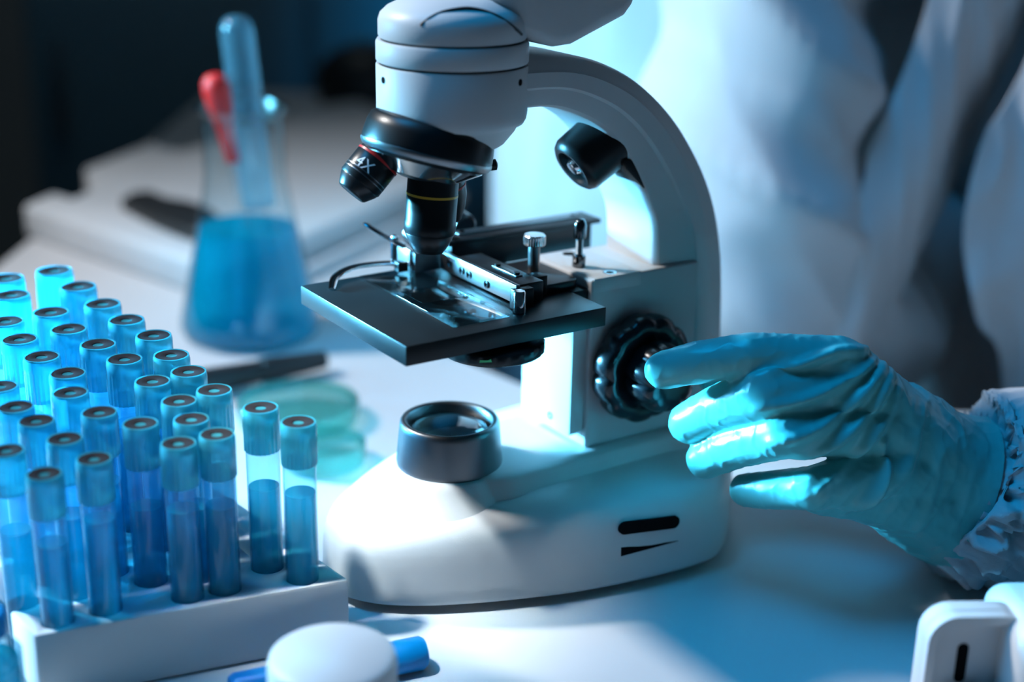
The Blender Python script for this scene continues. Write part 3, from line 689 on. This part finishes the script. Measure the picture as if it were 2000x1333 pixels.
for a_, b__ in zip(ks, ks[1:]): bone(hm, a_, b__, 1.0, 1.0)
bone(hm, pix(1760, 840, 58.6), pix(1850, 930, 60.0), 2.0, 2.55)
bone(hm, W0, pix(1900, 950, 60.6), 2.75, 3.05, 32)
bone(hm, pix(1830, 895, 60), pix(1895, 925, 60.6), 2.1, 2.4, 32)
bone(hm, pix(1830, 1000, 60), pix(1895, 1010, 60.6), 2.2, 2.5, 32)
bone(hm, pix(1690, 940, 57.4), pix(1800, 985, 59.4), 1.3, 2.1)
bone(hm, pix(1600, 960, 57.0), pix(1700, 960, 58.0), 0.95, 1.4)
bone(hm, pix(1700, 790, 57.2), pix(1790, 880, 58.6), 1.6, 2.0)
# thumb: leaves the side of the palm, closes on the far side of the knob
TB = [(pix(1395, 735, 61.6), .78), (pix(1480, 745, 61.9), .92), (pix(1600, 775, 61.4), 1.05), (pix(1770, 850, 60.4), 1.5)]
for (p, r1), (q, r2) in zip(TB, TB[1:]): bone(hm, p, q, r1, r2)
cxs = (pix(1640, 712, 56) + pix(1735, 905, 57))*0.5
fold_dir = (pix(1720, 690, 57) - pix(1580, 930, 57)).normalized()
# long folds of the glove: (points on the back of the hand, height, half-width)
FOLDS = [
    ([(1470,738,54.6),(1560,712,54.6),(1640,688,54.9),(1715,684,55.6)], .26, .20),
    ([(1480,800,54.2),(1580,778,54.3),(1660,742,54.6),(1722,694,55.4)], .30, .20),
    ([(1500,872,54.2),(1600,838,54.4),(1675,780,54.8),(1738,706,55.4)], .30, .22),
    ([(1560,905,54.8),(1640,862,54.8),(1700,800,55.2),(1748,722,55.6)], .26, .20),
    ([(1600,960,55.2),(1660,905,55.2),(1715,840,55.5),(1752,760,55.9)], .22, .18),
    ([(1655,1000,56.0),(1705,965,55.8),(1728,915,55.8),(1722,865,55.6)], .42, .22),
    ([(1700,985,56.5),(1760,920,56.6),(1780,850,56.8),(1772,790,57.0)], .22, .22),
    ([(1790,1040,57.6),(1815,960,57.5),(1822,880,57.6),(1805,800,58.0)], .16, .25),
]
FSEG = []
for pts_, h_, w_ in FOLDS:
    c_ = catmull([tuple(pix(*q)) for q in pts_], 6); n_ = len(c_) - 1
    for k, (p, q) in enumerate(zip(c_, c_[1:])):
        e_ = math.sin(PI*min(max((k+0.5)/n_, 0.08), 0.92)); FSEG.append((p, q-p, (q-p).length_squared, 1.35*h_*e_**0.6, w_))
def flat(v): return v - f_*(v.dot(f_)*0.72)          # distances across the back of the hand count most
FFL = [(flat(p), flat(d), flat(d).length_squared, h, w) for p, d, _, h, w in FSEG]
def glove_disp(p, n):
    t = min(max((p - pix(1500, 830, 56)).dot((W0 - pix(1500, 830, 56)).normalized())/8.0, 0), 1.2)
    out = 0.0
    if n.dot(f_) < 0.2:
        pf = flat(p); best = {}
        for a, d, l2, h, w in FFL:
            k = min(max((pf-a).dot(d)/l2, 0), 1); dist = (pf - a - d*k).length
            if dist < w*3:
                g = h*math.exp(-(dist/w)**2); best[(h, w)] = g
                out = max(out, g)
    q = p - fold_dir*p.dot(fold_dir)*0.7
    r2 = 1 - abs(noise.noise(q*0.8 + Vector((9, 4, 2))))*2.4
    mid = max(r2, 0)**2 * 0.09 * (0.15 + 0.85*min(max(t-0.1, 0)*2.2, 1))
    fine = max(1 - abs(noise.noise(p*1.5))*4, 0)**2 * 0.03
    return out + mid + fine - 0.06*min(t*2, 1)
gl_o = fused('glove', hm, 0.085, 6, MT['glove'], glove_disp, cut=(pix(1884, 948, 60.5), (pix(1950, 970, 60.6)-pix(1850, 938, 60.2)).normalized()))
gl_o['label'] = 'teal rubber glove'

# tube of cloth round a path of (centre, radius); d(a, t) moves the cloth in or out
def cloth_tube(name, pts, n, steps, material, d=None, squash=(1, 1), thick=0.12, parent=per, floor_z=None):
    P = catmull([tuple(p) for p, r in pts], steps); R = [v.x for v in catmull([(r, 0, 0) for p, r in pts], steps)]
    rings = []
    x = None
    for i, p in enumerate(P):
        t = (P[min(i+1, len(P)-1)] - P[max(i-1, 0)]).normalized()
        if x is None: x = t.cross(Vector((0, 0, 1))); x = x if x.length > 0.2 else t.cross(Vector((0, 1, 0)))
        x = (x - t*x.dot(t)).normalized(); y = x.cross(t)
        ring = []
        for k in range(n):
            a = 2*PI*k/n
            dir_ = x*math.cos(a)*squash[0] + y*math.sin(a)*squash[1]
            pt = p + dir_*R[i]
            if d: pt = p + dir_*(R[i] + d(a, i/(len(P)-1), pt))
            if floor_z is not None: pt.z = max(pt.z, floor_z + 0.02*math.sin(k*1.3))
            ring.append(pt - PER)
        rings.append(ring)
    inner_ = []
    for i, r in enumerate(rings):
        c = P[i] - PER
        inner_.append([q + (c-q).normalized()*thick for q in r])
    return MB().loft(rings + inner_[::-1] + [rings[0]], caps=False).build(name, material, parent, angle=180)

def ridge(p, s, seed): return 1 - 2*abs(noise.noise(p*s + Vector((seed, seed*1.7, seed*0.3))))
# forearm sleeve resting on the bench, gathered at the wrist
arm_pts = [(pix(1862, 945, 60.3), 2.5), (pix(1884, 952, 60.45), 2.75), (pix(1902, 962, 60.5), 3.35), (pix(1940, 966, 60.6), 3.75), (pix(2000, 960, 60.6), 4.2), (pix(2120, 950, 60.8), 4.3), (Vector((31, 57.8, 5.8)), 4.5), (Vector((40, 60, 7.0)), 4.9), (Vector((43, 64, 10.0)), 5.2), (Vector((43, 75, 22)), 6.0), (Vector((41, 92, 38)), 7.0)]
def sleeve_d(a, t, p):
    g = math.exp(-((t-0.22)/0.13)**2) if t > 0.16 else 0.1
    pl = noise.noise(Vector((math.cos(a)*5.2, math.sin(a)*5.2, t*9.0)))
    pl = pl + 0.5*noise.noise(Vector((math.cos(a)*11, math.sin(a)*11, t*14.0)))
    pl = 0.55*(1 - 3.2*abs(pl)) + 0.5*noise.noise(Vector((math.cos(a)*2.5, math.sin(a)*2.5, t*22.0)))
    return g*1.25*pl + (1-g)*0.45*ridge(p*Vector((1, 1, 1)).x if False else p, 0.22, 2.0) - 0.1 + 0.10*noise.noise(p*0.9)
cloth_tube('forearm_sleeve', arm_pts, 180, 12, MT['cotton'], sleeve_d, floor_z=0.2)
# elastic cuff band just inside the glove edge
cloth_tube('knit_cuff', [(pix(1845, 940, 60.2), 2.2), (pix(1865, 947, 60.35), 2.35), (pix(1885, 952, 60.5), 2.45)], 120, 6, MT['knit'], lambda a, t, p: 0.06*math.cos(40*a))

# coat body
def coat_d(a, t, p):
    q = Vector((p.x, p.y, p.z*0.35))
    return 1.5*ridge(q, 0.075, 1.0) + 0.7*ridge(q, 0.17, 4.0) + 0.25*noise.noise(q*0.5)
cloth_tube('lab_coat', [(Vector((25, 108, -62)), 27), (Vector((25, 108, -30)), 26), (Vector((25, 108, 0)), 25), (Vector((26, 107, 22)), 25.5), (Vector((27, 104, 44)), 24), (Vector((28, 102, 54)), 15), (Vector((28, 101, 58)), 8)], 180, 12, MT['cotton'], coat_d, squash=(1, 0.56), thick=0.3)
# the other sleeve, hanging in front of the coat with its elbow bent
def arm2_d(a, t, p):
    q = Vector((p.x*0.6 + p.z*0.8, p.y*0.5, (p.z*0.6 - p.x*0.8)*0.35))
    return 1.7*ridge(q, 0.12, 6.0) + 0.7*ridge(q, 0.27, 2.0) - 0.4
cloth_tube('upper_sleeve', [(Vector((19, 99, 44)), 6.5), (Vector((16, 93, 32)), 6.2), (Vector((14.5, 87, 20)), 5.6), (Vector((14.6, 83.5, 12)), 5.4), (Vector((15.8, 82.5, 5.5)), 5.0), (Vector((18.5, 84, 2.0)), 4.6), (Vector((23, 88, 1.5)), 4.2), (Vector((28, 92, 5)), 3.9)], 140, 12, MT['cotton'], arm2_d)
# open front panels of the coat
def panel(name, L_, R_, bulge, seed, nu=60, nv=90, thick=0.35):
    A = catmull([tuple(p) for p in L_], 12); B = catmull([tuple(p) for p in R_], 12)
    n = len(A); front = []
    for i in range(n):
        row = []
        for j in range(nu+1):
            t = j/nu; p = A[i]*(1-t) + B[i]*t
            q = Vector((p.x, p.y, p.z*0.3))
            dd = bulge*math.sin(PI*t) + 1.0*ridge(q, 0.16, seed) + 0.4*ridge(q, 0.4, seed+3)
            row.append(p - Vector((0.15, 1, 0))*dd - PER)
        front.append(row)
    rows = [r + [q + Vector((0.05, thick, 0)) for q in r[::-1]] for r in front]
    return MB().loft(rows).build(name, MT['cotton'], per, angle=60)
panel('coat_front', [(26.5, 90, 34), (23.4, 84.5, 21.3), (20.2, 81, 13), (18.6, 79, 6.5), (17.6, 78.3, 2.0), (17.0, 78.5, -12), (17.0, 79, -30)],
      [(34, 91, 34), (30.0, 86.5, 21), (26.8, 84, 13), (24.0, 82.5, 6.5), (23.0, 82, 2.0), (23, 82, -12), (23, 82, -30)], 1.2, 3.0)
panel('coat_front', [(33, 88, 34), (29.4, 83.5, 19), (26.6, 81.5, 14), (25.8, 80.5, 9), (27.0, 80, 4), (29.5, 80, -2), (31, 80, -30)],
      [(46, 92, 34), (44, 88, 19), (43, 86, 14), (43, 85, 9), (43, 85, 4), (44, 85, -2), (45, 85, -30)], 1.6, 8.0)
# body inside the clothes
bm2 = MB()
bone(bm2, (25, 109, -60), (26, 107, 30), 12, 13); bone(bm2, (19, 107, -50), (19, 105, 38), 9, 7.5); bone(bm2, (33, 107, -50), (35, 105, 38), 9, 7.5)
bone(bm2, (28, 101, 44), (27.5, 95, 60), 5, 5); bone(bm2, (27, 91, 68), (26.5, 88, 77), 7.2, 8.4)
bone(bm2, (26.6, 81.5, 70), (26.6, 82, 73), 1.0, 0.8); bone(bm2, (18.9, 89, 71), (18.9, 89.5, 74), 1, 1.2); bone(bm2, (34.4, 89, 71), (34.4, 89.5, 74), 1, 1.2)
bone(bm2, (40, 96, 38), (42.8, 63, 9), 4.6, 3.8); bone(bm2, (42.8, 63, 9), (31, 57.5, 5.6), 3.6, 3.1); bone(bm2, (31, 57.5, 5.6), pix(1900, 955, 60.5), 3.0, 2.2)
fused('body', bm2, 0.7, 2, MT['skin'])

# ------------------------------------------------------------------ light
def area(name, loc, aim, size, power, rgb, spread=180):
    d = bpy.data.lights.new(name, 'AREA'); d.shape = 'DISK'; d.size = size*S; d.energy = power; d.color = rgb
    d.spread = math.radians(spread)
    o = bpy.data.objects.new(name, d); C.objects.link(o)
    o.location = Vector(loc)*S
    o.rotation_euler = (Vector(aim)-Vector(loc)).to_track_quat('-Z', 'Y').to_euler()
    return o
area('white_lamp', (-105, 88, 100), (4, 62, 5), 15, 3.9, (1.0, 0.975, 0.95), 70)
area('base_spot_fill', (-38, 38, 78), (-5, 50.5, 2), 6, 0.06, (0.85, 0.97, 1.0), 10)  # added spot without a visible source, brightens the front of the base
area('cyan_lamp', (-98, 80, 23), (4, 54, 2), 14, 1.6, (0.14, 0.60, 1.0), 20)
area('cyan_low_lamp', (-96, 91, 16), (3, 54, 5), 10, 1.15, (0.13, 0.63, 1.0), 18)
area('cyan_back_lamp', (-62, 76, 34), (6, 96, 12), 20, 0.68, (0.14, 0.66, 1.0), 40)
area('blue_overhead_fill', (-50, 48, 130), (10, 56, 0), 60, 1.5, (0.0, 0.43, 1.0), 60)  # added overhead fill, puts blue on the level surfaces
area('blue_back_fill', (30, 150, 60), (-6, 218, 8), 20, 0.24, (0.0, 0.50, 1.0), 26)  # added unseen light, gives the cabinet doors a blue patch
area('room_fill', (-30, 170, 170), (-70, 280, -30), 60, 1.1, (0.8, 0.95, 1.0), 120)  # added fill, lifts the dark cabinet and walls
w = bpy.data.worlds.new('world'); sc.world = w; w.use_nodes = True
w.node_tree.nodes['Background'].inputs[0].default_value = (0.22, 0.60, 1.0, 1)
w.node_tree.nodes['Background'].inputs[1].default_value = 0.03

sc.cycles.max_bounces = 8; sc.cycles.diffuse_bounces = 3; sc.cycles.glossy_bounces = 3
sc.cycles.transmission_bounces = 4; sc.cycles.transparent_max_bounces = 24
sc.view_settings.view_transform = 'Standard'; sc.view_settings.look = 'None'
sc.view_settings.exposure = 0.0; sc.view_settings.gamma = 1.0; sc.view_settings.use_curve_mapping = False
